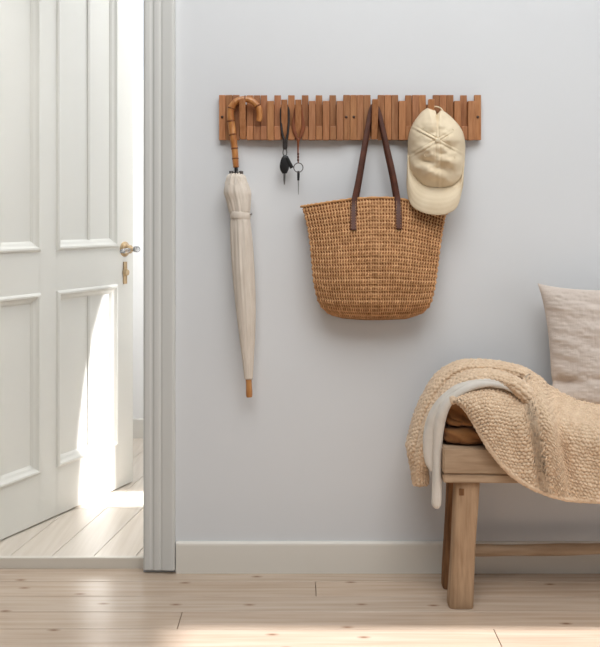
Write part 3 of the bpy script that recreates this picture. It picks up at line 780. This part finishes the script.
# rolls of the throw arching over the stack and hanging down past the bench end
def roll(pts, n=110, nu=360, sup=2.2, bump=.004, seed=1):
    p = [P(a, b, y_) for a, b, y_, _, _ in pts]
    g = sweep(p, [r for *_, r, _ in pts], n, [q for *_, q in pts], sup, nu=nu)
    nn = smooth_noise(g[..., 0]*1+g[..., 1], g[..., 2]+g[..., 1]*2, 22, seed)
    c_ = g.mean(1, keepdims=True); g = c_+(g-c_)*(1+.07*nn[..., None])
    N_ = normals(g, True); N_ *= np.sign((N_*(g-c_)).sum(-1).mean())
    s = np.linspace(0, 1, nu)
    s_, t_ = arcl(g)
    Sg, Tg = np.meshgrid(s_, t_, indexing='ij')
    h = stitch(Sg, Tg)
    return capped(g+N_*(h*.0060)[..., None])
outer = [(420.5,484,-0.135,0.0215,0.022),(419.8,475,-0.135,0.0215,0.03),(417.8,462,-0.13,0.0215,0.04),(414,446,-0.13,0.0195,0.048),(415.3,436,-0.13,0.0153,0.05),(420,418,-0.13,0.01485,0.05),(429,397,-0.13,0.01485,0.05),(441.5,378.9,-0.13,0.01485,0.05),(459,367.9,-0.13,0.0144,0.05),(482,365.4,-0.13,0.0135,0.048),(505,368.4,-0.13,0.0144,0.046),(524,375,-0.13,0.0175,0.044),(540,387,-0.13,0.018,0.042),(556,401,-0.13,0.016,0.038),(575,416,-0.13,0.012,0.03)]
inner = [(421.5,482.5,-0.166,0.0165,0.014),(421.5,468,-0.174,0.016,0.018),(422,455,-0.186,0.0165,0.024),(424.7,440,-0.192,0.01554,0.028),(430.7,422,-0.194,0.01806,0.032),(440.7,404,-0.198,0.0189,0.034),(452.6,389,-0.204,0.0189,0.038),(470,378.5,-0.21,0.01806,0.044),(490,376.5,-0.212,0.01764,0.044),(508,381.5,-0.218,0.01806,0.044),(522,390.5,-0.234,0.0225,0.044),(532,405,-0.236,0.02,0.036),(538,422,-0.245,0.016,0.03),(541,438,-0.25,0.01,0.02)]
parts.append(roll(outer, seed=61)); parts.append(roll(inner, seed=62))
th_ = join_meshes('knitted_throw', parts, M['knit'], None)
tag(th_, 'chunky cream beige knitted throw draped over the left end of the bench', 'blanket')

# white cloth between
def soft(pts, n=40, nu=160, seed=1, sup=2.4):
    p = [P(a, b, y_) for a, b, y_, _, _ in pts]
    g = sweep(p, [r for *_, r, _ in pts], n, [q for *_, q in pts], sup, nu=nu)
    nn = smooth_noise(g[..., 0]*1+g[..., 1], g[..., 2]*.5+g[..., 1]*2, 40, seed); c_ = g.mean(1, keepdims=True)
    return capped(c_+(g-c_)*(1+.10*nn[..., None]))
w1 = [(436.5,507.5,-0.232,.006,.012),(436.3,503,-0.232,.0135,.017),(436.8,488,-0.234,.0140,.018),(437,468,-0.236,.0125,.018),(437.3,448,-0.238,.0135,.018),(438.3,430,-0.244,.0155,.018),(441.5,414,-0.253,.016,.018),(448,402,-0.260,.0130,.016),(459,392.5,-0.262,.0110,.015),(472,386,-0.260,.0105,.014),(486,383.5,-0.257,.0090,.013),(499,385,-0.253,.0080,.012),(510,389.5,-0.250,.006,.010),(519,396,-0.248,.003,.006)]
w2 = [(432,470,-0.225,.006,.010),(429.5,462,-0.226,.012,.014),(428.6,448,-0.228,.0165,.016),(430,432,-0.232,.0185,.017),(434.5,416,-0.240,.0180,.017),(443,401.5,-0.248,.0140,.016),(456,390,-0.252,.0120,.016),(472,383.5,-0.252,.0100,.015),(488,381,-0.250,.0090,.014),(502,383.5,-0.248,.007,.012)]
wc = join_meshes('white_blanket', [soft(w1, seed=71), soft(w2, seed=72)], M['white_cloth'], None)
tag(wc, 'thin white blanket hanging over the bench end beneath the knitted throw', 'blanket')

# ================================================================ CUSHION
n = 170; u = np.linspace(-1, 1, n); A_, B_ = np.meshgrid(u, u, indexing='ij')
half_ = .232
def ears(a, b): return a*(1-.085*(1-b**2)**1.0)*(1+.03*(np.abs(a*b))**6)
Xp = ears(A_, B_)*half_; Zp = ears(B_, A_)*(half_-.008)
thk = .068*((1-np.abs(A_)**2.6)*(1-np.abs(B_)**2.6))**.55
wr = .0050*smooth_noise(A_*.6, B_*2.6+A_*.5, 4.2, 81)+.0016*smooth_noise(A_, B_*3, 11, 82)+.0012*smooth_noise(A_*3, B_*2, 9, 84)
dent_ = .020*np.exp(-(((A_+.86)/.16)**2+((B_+.30)/.07)**2))
wr = wr*np.clip(thk/.02, 0, 1)
Xp = Xp+dent_*.5
Fr = np.stack([Xp, -thk-wr+dent_*np.clip(thk/.02, 0, 1), Zp], -1); Bk_ = np.stack([Xp, thk*.8, Zp], -1)
rot = Matrix.Rotation(math.radians(-7), 3, 'X') @ Matrix.Rotation(math.radians(-1.2), 3, 'Y')
R3 = np.array(rot)
cpz = sz1+.226; cpos = np.array([.965, -.098, cpz])
Fr = Fr@R3.T+cpos; Bk_ = Bk_@R3.T+cpos
p1 = grid_mesh('', Fr); p2 = grid_mesh('', Bk_[:, ::-1])
pil = join_meshes('cushion_cover', [p1, p2], M['pillow'], None)
pil.name = 'linen_cushion'; tag(pil, 'pale grey beige linen square cushion standing on the bench against the wall', 'cushion')

# ================================================================ LIGHT, CAMERA
WORLD = .30
w = bpy.data.worlds.new('daylight'); S.world = w; w.use_nodes = True
nt = w.node_tree; N = nt.nodes; K = nt.links; bg = N['Background']
# overcast sky: bright overhead, dim towards the horizon
tc = N.new('ShaderNodeTexCoord'); sp = N.new('ShaderNodeSeparateXYZ'); K.new(tc.outputs['Generated'], sp.inputs[0])
rp = N.new('ShaderNodeValToRGB'); K.new(sp.outputs['Z'], rp.inputs[0])
rp.color_ramp.elements[0].position = 0.0; rp.color_ramp.elements[0].color = (.03,.03,.03,1)
rp.color_ramp.elements[1].position = .75; rp.color_ramp.elements[1].color = (.93,.965,1,1)
K.new(rp.outputs[0], bg.inputs[0]); bg.inputs[1].default_value = WORLD
def area(name, loc, tgt, sx, sy, e, col):
    l = bpy.data.lights.new(name, 'AREA'); l.shape = 'RECTANGLE'; l.size = sx; l.size_y = sy; l.energy = e; l.color = col
    o = bpy.data.objects.new(name, l); C.objects.link(o); o.location = loc
    o.rotation_euler = (Vector(tgt)-Vector(loc)).to_track_quat('-Z', 'Y').to_euler(); return o
area('overhead_key_light', (.25,-1.9,3.4), (.15,0,1.15), 2.5, 1.8, 65, (.985,.99,.985))  # soft key lamp added overhead; no window is modelled there
area('hall_fill_light', (-.05,1.0,2.75), (-.75,1.1,.6), 1.0, .5, 16, (.98,.99,1))  # lamp added above the open hall to brighten it
hw = area('hall_back_wall_fill', (.55,1.0,1.35), (-.82,1.70,1.35), .5, 1.5, 7.5, (1,.995,.98)); hw.data.spread = math.radians(75)  # lamp added inside the hall to whiten its back wall, narrowed to spare the door
sl = bpy.data.lights.new('sun', 'SUN'); sl.energy = 16; sl.angle = math.radians(1.6); sl.color = (.98,.97,1)
so = bpy.data.objects.new('sun', sl); C.objects.link(so); so.location = (4,0,3)
e = math.radians(30); so.rotation_euler = Vector((-math.cos(e), 0, -math.sin(e))).to_track_quat('-Z', 'Y').to_euler()

cam = bpy.data.cameras.new('camera'); co = bpy.data.objects.new('camera', cam); C.objects.link(co)
co.location = (0, CY, CZ); co.rotation_euler = (PI/2, 0, 0)
cam.sensor_fit = 'HORIZONTAL'; cam.sensor_width = 36; cam.lens = F/600*36; cam.shift_y = -(323.5-214)/600; cam.shift_x = 0
cam.clip_start = .05
S.camera = co
S.view_settings.view_transform = 'Standard'; S.view_settings.look = 'None'; S.view_settings.gamma = 1; S.view_settings.use_curve_mapping = False
S.view_settings.exposure = 0.2
